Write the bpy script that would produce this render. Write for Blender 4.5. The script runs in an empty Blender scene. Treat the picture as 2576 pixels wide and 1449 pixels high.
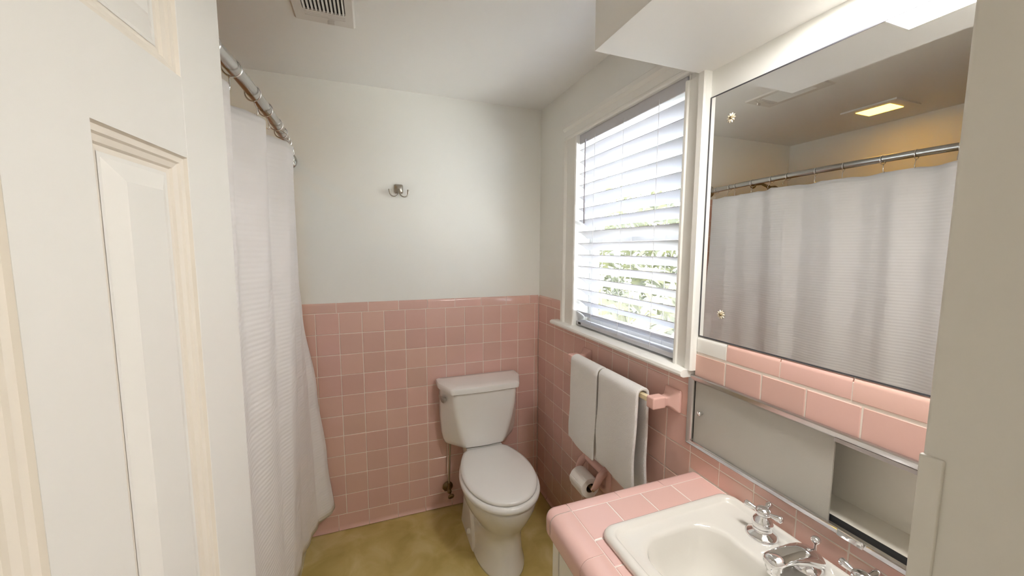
import bpy, math, random
from mathutils import Vector, Matrix
random.seed(7)
PI = math.pi
S = bpy.context.scene
COL = S.collection

# ------------------------------------------------------------------ camera
F_PX, YAW, PITCH, ROLL, CZ = 953.56, math.radians(20.252), math.radians(-5.667), math.radians(0.196), 1.505
fw = Vector((math.sin(YAW)*math.cos(PITCH), math.cos(YAW)*math.cos(PITCH), math.sin(PITCH)))
r0 = Vector((math.cos(YAW), -math.sin(YAW), 0)); u0 = r0.cross(fw)
rt = r0*math.cos(ROLL)+u0*math.sin(ROLL); up = -r0*math.sin(ROLL)+u0*math.cos(ROLL)
cam = bpy.data.cameras.new('camera'); co = bpy.data.objects.new('camera', cam); COL.objects.link(co)
cam.sensor_fit = 'HORIZONTAL'; cam.sensor_width = 36; cam.lens = F_PX*36/2576
cam.clip_start = .01; cam.clip_end = 200
co.matrix_world = Matrix(((rt.x, up.x, -fw.x, 0), (rt.y, up.y, -fw.y, 0), (rt.z, up.z, -fw.z, CZ), (0, 0, 0, 1)))
S.camera = co

# ------------------------------------------------------------------ world, sun, exposure
SKY, SUN, SOFFIT_LAMP, TUB_LAMP, HALL_FILL = 2.2, 5.8, 8.3, 2.8, 9.5
W = bpy.data.worlds.new('sky'); S.world = W; W.use_nodes = True
bg = W.node_tree.nodes['Background']; bg.inputs[0].default_value = (.86, .93, 1, 1); bg.inputs[1].default_value = SKY
sl = bpy.data.lights.new('sun', 'SUN'); sl.energy = SUN; sl.angle = math.radians(2); sl.color = (1, .95, .86)
so = bpy.data.objects.new('sun', sl); COL.objects.link(so)
so.rotation_euler = Vector((.28, -.6, -1)).to_track_quat('-Z', 'Y').to_euler()
V = S.view_settings; V.view_transform = 'Standard'; V.look = 'None'; V.gamma = 1; V.exposure = 2.75
try: V.use_curve_mapping = False
except Exception: pass
S.cycles.max_bounces = 7; S.cycles.diffuse_bounces = 5; S.cycles.glossy_bounces = 4
S.cycles.transparent_max_bounces = 8; S.cycles.use_light_tree = False; S.cycles.use_adaptive_sampling = True; S.cycles.adaptive_threshold = .04; S.cycles.sample_clamp_indirect = 4
S.cycles.caustics_reflective = False; S.cycles.caustics_refractive = False

# ------------------------------------------------------------------ materials
MATS = {}
def mat(name, col, rough=.5, metal=0, bump=None, var=0, objvar=0, spec=None, emit=None, trans=0, coat=0, noise_scale=6, sss=0):
    m = bpy.data.materials.new(name); m.use_nodes = True; nt = m.node_tree; N = nt.nodes; L = nt.links
    b = N['Principled BSDF']
    b.inputs['Base Color'].default_value = (*col, 1); b.inputs['Roughness'].default_value = rough; b.inputs['Metallic'].default_value = metal
    if spec is not None: b.inputs['Specular IOR Level'].default_value = spec
    if coat: b.inputs['Coat Weight'].default_value = coat; b.inputs['Coat Roughness'].default_value = .04
    if trans: b.inputs['Transmission Weight'].default_value = trans
    if emit: b.inputs['Emission Color'].default_value = (*emit[0], 1); b.inputs['Emission Strength'].default_value = emit[1]
    tc = N.new('ShaderNodeTexCoord')
    if var or objvar:
        hsv = N.new('ShaderNodeHueSaturation'); hsv.inputs['Color'].default_value = (*col, 1)
        add = N.new('ShaderNodeMath'); add.operation = 'ADD'; add.inputs[0].default_value = 1
        if objvar:
            oi = N.new('ShaderNodeObjectInfo'); mr = N.new('ShaderNodeMapRange')
            mr.inputs[3].default_value = -objvar; mr.inputs[4].default_value = objvar
            L.new(oi.outputs['Random'], mr.inputs[0]); L.new(mr.outputs[0], add.inputs[1])
            wn = N.new('ShaderNodeTexWhiteNoise'); wn.noise_dimensions = '1D'; L.new(oi.outputs['Random'], wn.inputs['W'])
            m2 = N.new('ShaderNodeMapRange'); m2.inputs[3].default_value = .5-objvar*.12; m2.inputs[4].default_value = .5+objvar*.12
            L.new(wn.outputs['Value'], m2.inputs[0]); L.new(m2.outputs[0], hsv.inputs['Hue'])
        else:
            no = N.new('ShaderNodeTexNoise'); no.inputs['Scale'].default_value = noise_scale; no.inputs['Detail'].default_value = 6
            mr = N.new('ShaderNodeMapRange'); mr.inputs[1].default_value = .3; mr.inputs[2].default_value = .7
            mr.inputs[3].default_value = -var; mr.inputs[4].default_value = var
            L.new(tc.outputs['Object'], no.inputs['Vector']); L.new(no.outputs['Fac'], mr.inputs[0]); L.new(mr.outputs[0], add.inputs[1])
        L.new(add.outputs[0], hsv.inputs['Value']); L.new(hsv.outputs[0], b.inputs['Base Color'])
    if bump:
        sc, st, dist = bump
        no = N.new('ShaderNodeTexNoise'); no.inputs['Scale'].default_value = sc; no.inputs['Detail'].default_value = 4
        bp = N.new('ShaderNodeBump'); bp.inputs['Strength'].default_value = st; bp.inputs['Distance'].default_value = dist
        L.new(tc.outputs['Object'], no.inputs['Vector']); L.new(no.outputs['Fac'], bp.inputs['Height']); L.new(bp.outputs[0], b.inputs['Normal'])
    MATS[name] = m
    return m
PINK = (.735, .475, .41)
mat('wall_paint', (.86, .855, .815), .55)
mat('ceiling_paint', (.88, .875, .855), .6)
mat('trim_paint', (.85, .84, .80), .32)
mat('door_paint', (.77, .76, .725), .38)
mat('moulding_paint_shaded', (.76, .71, .63), .38)  # tan paint with the moulding's shadow mixed into the colour
mat('jamb_paint', (.74, .715, .66), .45)
mat('tile', PINK, .13, objvar=.05)
mat('tile_bright', (.76, .495, .45), .12, objvar=.03)
mat('ceramic_pink', (.76, .48, .42), .1)
mat('tile_white', (.82, .81, .77), .15)
mat('grout', (.84, .74, .66), .85)
mat('grout_counter', (.82, .74, .68), .85)
mat('porcelain', (.84, .825, .80), .08, coat=.3)
mat('sink_enamel', (.76, .74, .69), .1, coat=.4)
mat('seat_plastic', (.86, .85, .83), .18)
mat('chrome', (.82, .82, .83), .07, 1)
mat('brushed_chrome', (.62, .60, .60), .28, 1)
mat('rod_metal', (.50, .49, .47), .25, 1)
mat('nickel', (.42, .39, .34), .3, 1)
mat('old_brass', (.26, .19, .10), .38, 1)
mat('mirror_glass', (.90, .905, .90), .0, 1)
mat('frosted_glass', (.50, .485, .44), .32, bump=(700, .35, .001))
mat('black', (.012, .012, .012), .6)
mat('dark_edge', (.06, .06, .07), .4)
mat('slat', (.64, .64, .68), .4)
mat('cord', (.70, .70, .72), .7)
mat('wand', (.32, .30, .33), .3)
mat('sash', (.80, .80, .80), .35)
mat('towel', (.90, .88, .86), .95, bump=(420, .9, .004))
mat('paper', (.84, .80, .76), .95)
mat('cardboard', (.16, .10, .06), .8)
mat('cream_plastic', (.82, .70, .45), .3)
mat('cabinet_paint', (.82, .79, .71), .35)
mat('vent_metal', (.74, .71, .67), .45)
mat('brass', (.62, .48, .25), .3, 1)
mat('rosette', (.80, .72, .56), .35, .1)
mat('tub_enamel', (.82, .82, .80), .12)
mat('lamp_white', (1, 1, 1), .5, emit=((1, .97, .93), SOFFIT_LAMP))
mat('lamp_amber', (1, .8, .4), .5, emit=((1, .50, .04), TUB_LAMP))
mat('lamp_hall_added', (1, 1, 1), .5, emit=((1, .93, .85), HALL_FILL))
mat('hall_floor', (.42, .30, .18), .4)
mat('leaf', (.075, .078, .045), .5, var=.35, noise_scale=4)
mat('leaf_pale', (.15, .147, .10), .5, var=.25, noise_scale=4)
mat('bark', (.25, .2, .14), .8)
mat('ground', (.84, .82, .78), .9, var=.15, noise_scale=2)
mat('siding', (.8, .8, .8), .6)

for nm, tcol, tf in (('leaf', (.15, .16, .06, 1), .2), ('leaf_pale', (.22, .22, .12, 1), .2), ('slat', (.80, .80, .86, 1), .10)):
    nt = MATS[nm].node_tree; b = nt.nodes['Principled BSDF']; t = nt.nodes.new('ShaderNodeBsdfTranslucent'); t.inputs[0].default_value = tcol
    mx = nt.nodes.new('ShaderNodeMixShader'); mx.inputs[0].default_value = tf
    nt.links.new(b.outputs[0], mx.inputs[1]); nt.links.new(t.outputs[0], mx.inputs[2]); nt.links.new(mx.outputs[0], nt.nodes['Material Output'].inputs[0])
def node_mat(name):
    m = bpy.data.materials.new(name); m.use_nodes = True; MATS[name] = m
    return m, m.node_tree.nodes, m.node_tree.links
# floor: mottled olive stain
m, N, L = node_mat('floor'); b = N['Principled BSDF']
tc = N.new('ShaderNodeTexCoord'); n1 = N.new('ShaderNodeTexNoise'); n1.inputs['Scale'].default_value = 7; n1.inputs['Detail'].default_value = 8; n1.inputs['Distortion'].default_value = .6
cr = N.new('ShaderNodeValToRGB'); e = cr.color_ramp.elements
e[0].position = .30; e[0].color = (.46, .355, .105, 1); e[1].position = .72; e[1].color = (.68, .56, .26, 1)
k = cr.color_ramp.elements.new(.5); k.color = (.57, .45, .16, 1)
L.new(tc.outputs['Object'], n1.inputs['Vector']); L.new(n1.outputs['Fac'], cr.inputs[0]); L.new(cr.outputs[0], b.inputs['Base Color'])
n2 = N.new('ShaderNodeTexNoise'); n2.inputs['Scale'].default_value = 90; bp = N.new('ShaderNodeBump'); bp.inputs['Strength'].default_value = .08; bp.inputs['Distance'].default_value = .004
L.new(tc.outputs['Object'], n2.inputs['Vector']); L.new(n2.outputs['Fac'], bp.inputs['Height']); L.new(bp.outputs[0], b.inputs['Normal'])
b.inputs['Roughness'].default_value = .42
# curtain: white cloth with crosswise ribs
m, N, L = node_mat('curtain'); b = N['Principled BSDF']; b.inputs['Base Color'].default_value = (.90, .875, .865, 1); b.inputs['Roughness'].default_value = .9
tc = N.new('ShaderNodeTexCoord'); wv = N.new('ShaderNodeTexWave'); wv.wave_type = 'BANDS'; wv.bands_direction = 'Z'
wv.inputs['Scale'].default_value = 22; wv.inputs['Distortion'].default_value = .35; wv.inputs['Detail'].default_value = 3; wv.inputs['Detail Scale'].default_value = 3
bp = N.new('ShaderNodeBump'); bp.inputs['Strength'].default_value = .16; bp.inputs['Distance'].default_value = .004
L.new(tc.outputs['Object'], wv.inputs['Vector']); L.new(wv.outputs['Fac'], bp.inputs['Height']); L.new(bp.outputs[0], b.inputs['Normal'])
tr = N.new('ShaderNodeBsdfTranslucent'); tr.inputs[0].default_value = (.88, .86, .84, 1); mx = N.new('ShaderNodeMixShader'); mx.inputs[0].default_value = .10
L.new(b.outputs[0], mx.inputs[1]); L.new(tr.outputs[0], mx.inputs[2]); L.new(mx.outputs[0], N['Material Output'].inputs[0])
# window pane: thin clear glass
m, N, L = node_mat('pane'); N.remove(N['Principled BSDF'])
t = N.new('ShaderNodeBsdfTransparent'); t.inputs[0].default_value = (.96, .97, .97, 1); g = N.new('ShaderNodeBsdfGlossy'); g.inputs['Roughness'].default_value = .02
mx = N.new('ShaderNodeMixShader'); mx.inputs[0].default_value = .045
L.new(t.outputs[0], mx.inputs[1]); L.new(g.outputs[0], mx.inputs[2]); L.new(mx.outputs[0], N['Material Output'].inputs[0])

# ------------------------------------------------------------------ mesh helpers
class MB:
    def __init__(s): s.v = []; s.f = []
    def add(s, vs, fs):
        o = len(s.v); s.v += [tuple(v) for v in vs]; s.f += [tuple(i+o for i in f) for f in fs]; return s
    def box(s, x0, x1, y0, y1, z0, z1):
        x0, x1 = min(x0, x1), max(x0, x1); y0, y1 = min(y0, y1), max(y0, y1); z0, z1 = min(z0, z1), max(z0, z1)
        return s.add([(x0, y0, z0), (x1, y0, z0), (x1, y1, z0), (x0, y1, z0), (x0, y0, z1), (x1, y0, z1), (x1, y1, z1), (x0, y1, z1)],
                     [(3, 2, 1, 0), (4, 5, 6, 7), (0, 1, 5, 4), (1, 2, 6, 5), (2, 3, 7, 6), (3, 0, 4, 7)])
    def loft(s, rings, cap0=True, cap1=True, closed=True):
        n = len(rings[0]); vs = [p for r in rings for p in r]; fs = []
        for i in range(len(rings)-1):
            for j in range(n if closed else n-1):
                a = i*n+j; b = i*n+(j+1) % n; fs.append((a, b, b+n, a+n))
        if cap0: fs.append(tuple(range(n-1, -1, -1)))
        if cap1: fs.append(tuple((len(rings)-1)*n+j for j in range(n)))
        return s.add(vs, fs)
    def tube(s, pts, r, n=12, caps=True, sx=1, sy=1):
        pts = [Vector(p) for p in pts]; rs = r if isinstance(r, (list, tuple)) else [r]*len(pts); rings = []
        nrm = None
        for i, p in enumerate(pts):
            t = (pts[min(i+1, len(pts)-1)]-pts[max(i-1, 0)]).normalized()
            if nrm is None:
                a = Vector((0, 0, 1)) if abs(t.z) < .9 else Vector((1, 0, 0)); nrm = (a-t*a.dot(t)).normalized()
            else: nrm = (nrm-t*nrm.dot(t)).normalized()
            bn = t.cross(nrm)
            rings.append([p+nrm*math.cos(2*PI*k/n)*rs[i]*sx+bn*math.sin(2*PI*k/n)*rs[i]*sy for k in range(n)])
        return s.loft(rings, caps, caps)
    def lathe(s, o, axis, prof, n=24):
        """prof: (radius, height) along axis from o"""
        o = Vector(o); ax = Vector(axis).normalized(); a = Vector((0, 0, 1)) if abs(ax.z) < .9 else Vector((1, 0, 0))
        u = (a-ax*a.dot(ax)).normalized(); w = ax.cross(u)
        rings = [[o+ax*h+(u*math.cos(2*PI*k/n)+w*math.sin(2*PI*k/n))*max(r, 1e-4) for k in range(n)] for r, h in prof]
        return s.loft(rings, True, True)
    def torus(s, c, R, r, rot, n=24, m=8):
        vs, fs = [], []
        for i in range(n):
            a = 2*PI*i/n
            for j in range(m):
                b2 = 2*PI*j/m; p = Vector(((R+r*math.cos(b2))*math.cos(a), (R+r*math.cos(b2))*math.sin(a), r*math.sin(b2)))
                vs.append(Vector(c)+rot @ p)
                fs.append((i*m+j, ((i+1) % n)*m+j, ((i+1) % n)*m+(j+1) % m, i*m+(j+1) % m))
        return s.add(vs, fs)

def rrect(cx, cy, hx, hy, r, z, n=6):
    r = min(r, hx*.999, hy*.999); pts = []
    for sx, sy, a0 in ((1, 1, 0), (-1, 1, PI/2), (-1, -1, PI), (1, -1, 3*PI/2)):
        for k in range(n+1):
            a = a0+PI/2*k/n; pts.append((cx+sx*(hx-r)+r*math.cos(a), cy+sy*(hy-r)+r*math.sin(a), z))
    return pts

def wloc(o):
    v = Vector((0, 0, 0))
    while o is not None: v += Vector(o.location); o = o.parent
    return v
def mesh_of(name, mb, m, smooth=None):
    me = bpy.data.meshes.new(name); me.from_pydata(mb.v, [], mb.f); me.materials.append(MATS[m]); me.validate(); 
    import bmesh
    bm = bmesh.new(); bm.from_mesh(me); bmesh.ops.recalc_face_normals(bm, faces=bm.faces[:]); bm.to_mesh(me); bm.free()
    if smooth is not None:
        me.shade_smooth()
        if smooth < 180: me.set_sharp_from_angle(angle=math.radians(smooth))
    me.update(); return me
def obj(name, mb, m, parent=None, smooth=None, bevel=0, seg=2, subsurf=0, local=False, origin=None):
    """Vertices are in world space; the parent's place is taken off (local=True: already local)."""
    off = wloc(parent) if (parent is not None and not local) else Vector((0, 0, 0))
    o_ = Vector(origin)-off if origin is not None else Vector((0, 0, 0))
    if parent is None and origin is None:
        xs = [v[0] for v in mb.v]; ys = [v[1] for v in mb.v]; zs = [v[2] for v in mb.v]
        o_ = Vector(((min(xs)+max(xs))/2, (min(ys)+max(ys))/2, min(zs)))
    mb.v = [tuple(Vector(v)-off-o_) for v in mb.v]
    me = mesh_of(name, mb, m, smooth); o = bpy.data.objects.new(name, me); COL.objects.link(o); o.location = o_
    if parent is not None: o.parent = parent
    if bevel:
        md = o.modifiers.new('bevel', 'BEVEL'); md.width = bevel; md.segments = seg; md.limit_method = 'ANGLE'; md.angle_limit = math.radians(40)
        if smooth is None:
            me.shade_smooth(); me.set_sharp_from_angle(angle=math.radians(35)); 
            wn = o.modifiers.new('normals', 'WEIGHTED_NORMAL'); wn.keep_sharp = False
    if subsurf:
        md = o.modifiers.new('subdivision', 'SUBSURF'); md.levels = subsurf; md.render_levels = subsurf
    return o
def tag(o, label, cat=None, group=None, kind=None):
    o['label'] = label
    if cat: o['category'] = cat
    if group: o['group'] = group
    if kind: o['kind'] = kind
    return o
def empty(name, loc, label, cat=None, group=None, kind=None, rz=0):
    o = bpy.data.objects.new(name, None); COL.objects.link(o); o.location = loc; o.rotation_euler = (0, 0, rz); o.empty_display_size = .05
    return tag(o, label, cat, group, kind)
def inst(name, me, parent, loc, rot=(0, 0, 0)):
    o = bpy.data.objects.new(name, me); COL.objects.link(o); o.parent = parent; o.location = Vector(loc)-(wloc(parent) if parent else Vector((0, 0, 0))); o.rotation_euler = rot
    return o

# ------------------------------------------------------------------ the room
XL, XR, YB, YF, ZC = -1.175, .952, 2.106, .122, 2.32      # tile faces on right and back wall
P, Z0 = .1095, 1.183                                       # tile pitch, top joint of the field
XB, YR = -.2777, 1.9958                                    # first column joints
PX, PY = XR+.006, YB+.006                                  # painted faces
XT = -.352                                                 # tub apron
tag(obj('floor', MB().box(XL-.1, PX+.1, YF-.12, PY+.1, -.08, 0), 'floor'), 'mottled olive yellow bathroom floor', 'floor', kind='structure')
tag(obj('ceiling', MB().box(XL-.1, PX+.1, YF-.12, PY+.1, ZC, ZC+.08), 'ceiling_paint'), 'flat white painted ceiling above toilet and tub', 'ceiling', kind='structure')
wb = tag(obj('wall_back', MB().box(XL-.1, PX+.12, PY, PY+.1, 0, ZC), 'wall_paint', origin=(0, 0, 0)), 'white wall behind the toilet with pink tile wainscot', 'wall', kind='structure')
tag(obj('wall_left', MB().box(XL-.1, XL, YF, PY, 0, ZC), 'wall_paint'), 'plain wall behind the bathtub, seen in mirror', 'wall', kind='structure')
WY0, WY1, WZ0, WZ1 = .98, 1.665, 1.13, 2.06                # window opening
CY0, CY1, CZ0, CZ1 = .17, .905, .892, 1.105                # cabinet recess
m = MB()
xo = PX+.13
m.box(PX, xo, WY1, PY, 0, ZC).box(PX, xo, WY0, WY1, 0, WZ0).box(PX, xo, WY0, WY1, WZ1, ZC)
m.box(PX, xo, CY1, WY0, 0, ZC).box(PX, xo, CY0, CY1, 0, CZ0).box(PX, xo, CY0, CY1, CZ1, ZC).box(PX, xo, YF-.12, CY0, 0, ZC)
wr = tag(obj('wall_right', m, 'wall_paint', origin=(0, 0, 0)), 'white window wall with pink tile wainscot', 'wall', kind='structure')
# front wall with doorway, and the end wall of the tub alcove
DX0, DX1, DZ = -.285, .3695, 2.06
m = MB().box(XL, DX0, YF-.12, YF, 0, ZC).box(DX1, PX, YF-.12, YF, 0, ZC).box(DX0, DX1, YF-.12, YF, DZ, ZC)
tag(obj('wall_front', m, 'wall_paint'), 'doorway wall beside the camera', 'wall', kind='structure')
tag(obj('wall_alcove', MB().box(XL, XT-.02, YF, .56, 0, ZC), 'wall_paint'), 'end wall of tub alcove behind the door', 'wall', kind='structure')
# door frame: jamb and casing beside the basin
tr1 = empty('trim_1', (DX1, YF, 0), 'beige painted door frame at right edge of photo', 'door frame', kind='structure')
obj('jamb', MB().box(DX1-.012, DX1, YF-.12, YF+.016, 0, DZ+.05), 'jamb_paint', tr1, bevel=.003)
obj('casing', MB().box(DX1, DX1+.065, YF, YF+.0155, 0, DZ+.05), 'jamb_paint', tr1, bevel=.003)
obj('casing_patch', MB().box(DX1-.0142, DX1-.010, YF+.004, YF+.0165, 0, 1.365), 'jamb_paint', tr1, bevel=.001)
tr2 = empty('trim_2', (DX0, YF, 0), 'painted door frame on the hinge side behind door', 'door frame', kind='structure')
obj('jamb', MB().box(DX0, DX0+.012, YF-.12, YF, 0, DZ), 'jamb_paint', tr2, bevel=.0015)
obj('casing', MB().box(DX0-.055, DX0+.004, YF, YF+.016, 0, DZ+.05), 'jamb_paint', tr2, bevel=.003)
# hallway behind the camera
HY = -1.5
m = MB().box(-1.1, 1.3, HY-.1, HY, 0, 2.4).box(-1.2, -1.1, HY-.1, 0, 0, 2.4).box(1.3, 1.4, HY-.1, 0, 0, 2.4)
m.box(-1.2, XL, -.0, .002, 0, 2.4).box(PX, 1.4, -.0, .002, 0, 2.4)
tag(obj('wall_hall', m, 'wall_paint'), 'hallway walls behind the camera', 'wall', kind='structure')
tag(obj('floor_hall', MB().box(-1.2, 1.4, HY-.1, YF-.12, -.08, 0), 'hall_floor'), 'brown hallway floor behind the camera', 'floor', kind='structure')
tag(obj('ceiling_hall', MB().box(-1.2, 1.4, HY-.1, YF-.12, 2.4, 2.48), 'ceiling_paint'), 'hallway ceiling behind the camera', 'ceiling', kind='structure')
hl = empty('added_hall_light', (.66, -1.0, 2.4), 'added round fill lamp in the hallway behind the camera', 'light')  # added lamp, brightens door and curtain through the doorway
obj('base', MB().lathe((.66, -1.0, 2.4), (0, 0, -1), [(.14, 0), (.14, .02), (.12, .02)]), 'brushed_chrome', hl, 40)
obj('globe', MB().lathe((.66, -1.0, 2.38), (0, 0, -1), [(.13, 0), (.125, .03), (.09, .06), (.04, .075), (0, .078)]), 'lamp_hall_added', hl, 180)

# soffit over the mirror with its lamp
SZ, SX, SY = 2.032, .572, .922
LX0, LX1, LY0, LY1 = .69, .865, .16, .58
m = MB().box(SX, PX, LY1, SY, SZ, ZC).box(SX, LX0, YF, LY1, SZ, ZC).box(LX1, PX, YF, LY1, SZ, ZC).box(LX0, LX1, YF, LY0, SZ, ZC).box(LX0, LX1, LY0, LY1, SZ+.06, ZC)
tag(obj('soffit', m, 'ceiling_paint'), 'boxed white soffit above the wall mirror', 'soffit', kind='structure')
sl_ = empty('soffit_light', (.78, .37, SZ), 'bright white rectangular light recessed under soffit above mirror', 'light')
fm = MB().box(LX0, LX1, LY0, LY0+.008, SZ-.002, SZ+.05).box(LX0, LX1, LY1-.008, LY1, SZ-.002, SZ+.05).box(LX0, LX0+.008, LY0+.008, LY1-.008, SZ-.002, SZ+.05).box(LX1-.008, LX1, LY0+.008, LY1-.008, SZ-.002, SZ+.05)
obj('frame', fm, 'trim_paint', sl_)
obj('diffuser', MB().box(LX0+.009, LX1-.009, LY0+.009, LY1-.009, SZ+.004, SZ+.012), 'lamp_white', sl_)
# amber lamp over the tub
tl = empty('tub_ceiling_light', (-.84, 1.395, ZC), 'amber glowing rectangular ceiling light over bathtub, seen in mirror', 'light')
m = MB(); a0, a1, b0, b1 = -.955, -.725, 1.265, 1.525
m.box(a0, a1, b0, b0+.05, ZC-.008, ZC).box(a0, a1, b1-.05, b1, ZC-.008, ZC).box(a0, a0+.05, b0+.05, b1-.05, ZC-.008, ZC).box(a1-.05, a1, b0+.05, b1-.05, ZC-.008, ZC)
obj('frame', m, 'ceiling_paint', tl)
obj('diffuser', MB().box(a0+.052, a1-.052, b0+.052, b1-.052, ZC-.010, ZC-.003), 'lamp_amber', tl)

# ------------------------------------------------------------------ wall tiles
TC = {}
def tile_mesh(w, h, m='tile', d=.007, kind='tile'):
    """cushion edged tile centred on the origin, face up at z=0"""
    key = (round(w, 4), round(h, 4), m, kind)
    if key not in TC:
        q = MB()
        if kind == 'cap':        # rounded upper edge
            pr = [(-h/2, -d), (-h/2, -.0012), (-h/2+.0015, 0), (h/2-.012, 0), (h/2-.005, -.0015), (h/2-.001, -.005), (h/2, -d-.001)]
            q.loft([[(x, y, z) for y, z in pr] for x in (-w/2, w/2)], True, True, True)
        elif kind == 'base':     # foot flares out
            pr = [(-h/2, -d), (-h/2, .009), (-h/2+.003, .0095), (-h/2+.007, .005), (-h/2+.016, .0005), (-h/2+.024, 0), (h/2-.0015, 0), (h/2, -.0012), (h/2, -d)]
            q.loft([[(x, y, z) for y, z in pr] for x in (-w/2, w/2)], True, True, True)
        else:
            q.loft([rrect(0, 0, w/2, h/2, .0015, -d, 1), rrect(0, 0, w/2, h/2, .0015, -.0013, 1), rrect(0, 0, w/2-.0018, h/2-.0018, .0015, 0, 1)], False, True)
        TC[key] = mesh_of(kind, q, m, 20 if kind == 'tile' else 30)
    return TC[key]
G = .0030
RB, RR, RL = (PI/2, 0, 0), (PI/2, 0, -PI/2), (PI/2, 0, PI/2)
def tile_b(x0, x1, z0, z1, parent, m='tile', kind='tile', name='tile'):
    if x1-x0 < .008 or z1-z0 < .008: return
    return inst(name, tile_mesh(x1-x0-G, z1-z0-G, m, kind=kind), parent, ((x0+x1)/2, YB+random.uniform(-.0004, .0004), (z0+z1)/2), RB)
def tile_r(y0, y1, z0, z1, parent, m='tile', kind='tile', name='tile'):
    if y1-y0 < .008 or z1-z0 < .008: return
    return inst(name, tile_mesh(y1-y0-G, z1-z0-G, m, kind=kind), parent, (XR+random.uniform(-.0004, .0004), (y0+y1)/2, (z0+z1)/2), RR)
ZB = Z0-10*P
TX = -.338       # left end of the wainscot at the tub
gm = MB().box(TX, XR, YB+.0012, PY+.002, 0, Z0+.045)
obj('grout', gm, 'grout', wb)
cols = [TX]+[XB+c*P for c in range(12)]+[XR]
for r in range(10):
    for c in range(len(cols)-1): tile_b(cols[c], cols[c+1], Z0-(r+1)*P, Z0-r*P, wb)
cj = [TX]+[-.179+.1532*i for i in range(8)]+[XR]
for i in range(len(cj)-1): tile_b(cj[i], cj[i+1], Z0, Z0+.053, wb, kind='cap', name='cap_tile')
bj = [TX]+[-.210+.153*i for i in range(8)]+[XR]
for i in range(len(bj)-1): tile_b(bj[i], bj[i+1], .001, ZB, wb, kind='base', name='base_tile')
# tub surround on the back wall: the column at its edge one by one, the rest hidden by the curtain
ZS = 1.879
sx = [-.348-P*i for i in range(8)]
obj('surround_grout', MB().box(XL, -.350, YB+.0012, PY+.002, .3, ZS-.004), 'grout', wb)
rows = []; z = ZS-.05
while z-P > .30: rows.append((z-P, z)); z -= P
for i in range(2):
    for z0, z1 in rows: tile_b(sx[i+1], sx[i], z0, z1, wb)
    tile_b(sx[i+1], sx[i], ZS-.05, ZS, wb, kind='cap', name='cap_tile')
m = MB()
for i in range(2, 8):
    x1 = sx[i]; x0 = max(XL, sx[i]-P)
    for z0, z1 in rows+[(ZS-.05, ZS)]: m.box(x0+.0011, x1-.0011, YB, YB+.005, z0+.0011, z1-.0011)
tag(obj('surround_tiles', m, 'tile', wb), 'pink tub surround tiles behind the curtain', kind='stuff')
# right wall
gm = MB().box(XR+.0012, PX+.002, .9, YB, 0, 1.112).box(XR+.0012, PX+.002, 1.70, YB, 1.112, Z0+.045)
gm.box(XR+.0012, PX+.002, YF, .9, .78, CZ0-.002).box(XR+.0012, PX+.002, YF, .895, CZ1+.002, Z0+.045)
obj('grout', gm, 'grout', wr)
ys = [YB]+[YR-c*P for c in range(0, 18)]
for c in range(len(ys)-1):
    y1, y0 = ys[c], max(ys[c+1], YF)
    for r in range(10):
        z1, z0 = Z0-r*P, Z0-(r+1)*P
        if y1 > .905:                     # window side
            if r == 0 and y0 < 1.77: z1 = 1.114
            tile_r(y0, y1, z0, z1, wr)
        else:
            mt = 'tile'
            if r == 0: tile_r(y0, y1, CZ1+.004, z1, wr, mt)
            elif r == 2: tile_r(y0, y1, z0, min(z1, CZ0-.003), wr, mt)
            elif r == 3: tile_r(y0, y1, .801, z1, wr, mt)
tile_r(1.935, YB, Z0, Z0+.053, wr, kind='cap', name='cap_tile'); tile_r(1.775, 1.935, Z0, Z0+.053, wr, kind='cap', name='cap_tile')
tile_r(.79, .897, Z0+.004, Z0+.057, wr, 'tile_white', 'cap', 'white_cap_tile')['label'] = 'white replacement cap tile under mirror corner'
for i in range(5):
    y1 = .79-.1535*i; tile_r(max(y1-.1535, YF), y1, Z0+.004, Z0+.057, wr, kind='cap', name='cap_tile')
ybj = [YB-.006]+[2.106-.153*i for i in range(1, 9)]
for i in range(8): tile_r(max(ybj[i+1], .9), ybj[i], .001, ZB, wr, kind='base', name='base_tile')

# ------------------------------------------------------------------ window
w1 = empty('window_1', (XR, 1.32, 1.1), 'white wood window with moulded casing above towel bar', 'window', kind='structure')
def casing_v(y_in, y_out, z0, z1, name='side_casing'):
    s = 1 if y_out > y_in else -1; w = abs(y_out-y_in)
    pr = [(0, 0), (0, -.016), (.006, -.020), (.014, -.020), (.018, -.015), (w-.034, -.017), (w-.030, -.022), (w-.022, -.027), (w-.004, -.027), (w, -.022), (w, .0)]
    q = MB().loft([[(PX+b, y_in+s*a, z) for a, b in pr] for z in (z0, z1)], True, True)
    return obj(name, q, 'trim_paint', w1, 30)
casing_v(WY1-.004, 1.785, 1.128, WZ1-.004)
casing_v(WY0+.004, .897, 1.128, SZ)
pr = [(0, 0), (0, -.016), (.006, -.020), (.014, -.020), (.018, -.015), (.046, -.017), (.050, -.022), (.058, -.027), (.076, -.027), (.080, -.022), (.08, 0)]
obj('head_casing', MB().loft([[(PX+b, y, WZ1-.004+a) for a, b in pr] for y in (SY+.001, 1.7852)], True, True), 'trim_paint', w1, 30)
st = [(PX+.12, 1.105), (.915, 1.105), (.905, 1.110), (.902, 1.117), (.905, 1.125), (.913, 1.130), (PX+.12, 1.130)]
obj('stool', MB().loft([[(x, y, z) for x, z in [(min(x, PX+.001), z) for x, z in st]] for y in (.908, 1.848)], True, True), 'trim_paint', w1, 35)
obj('sill', MB().box(PX+.0005, PX+.129, WY0+.001, WY1-.001, 1.10, 1.1305), 'trim_paint', w1)
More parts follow.
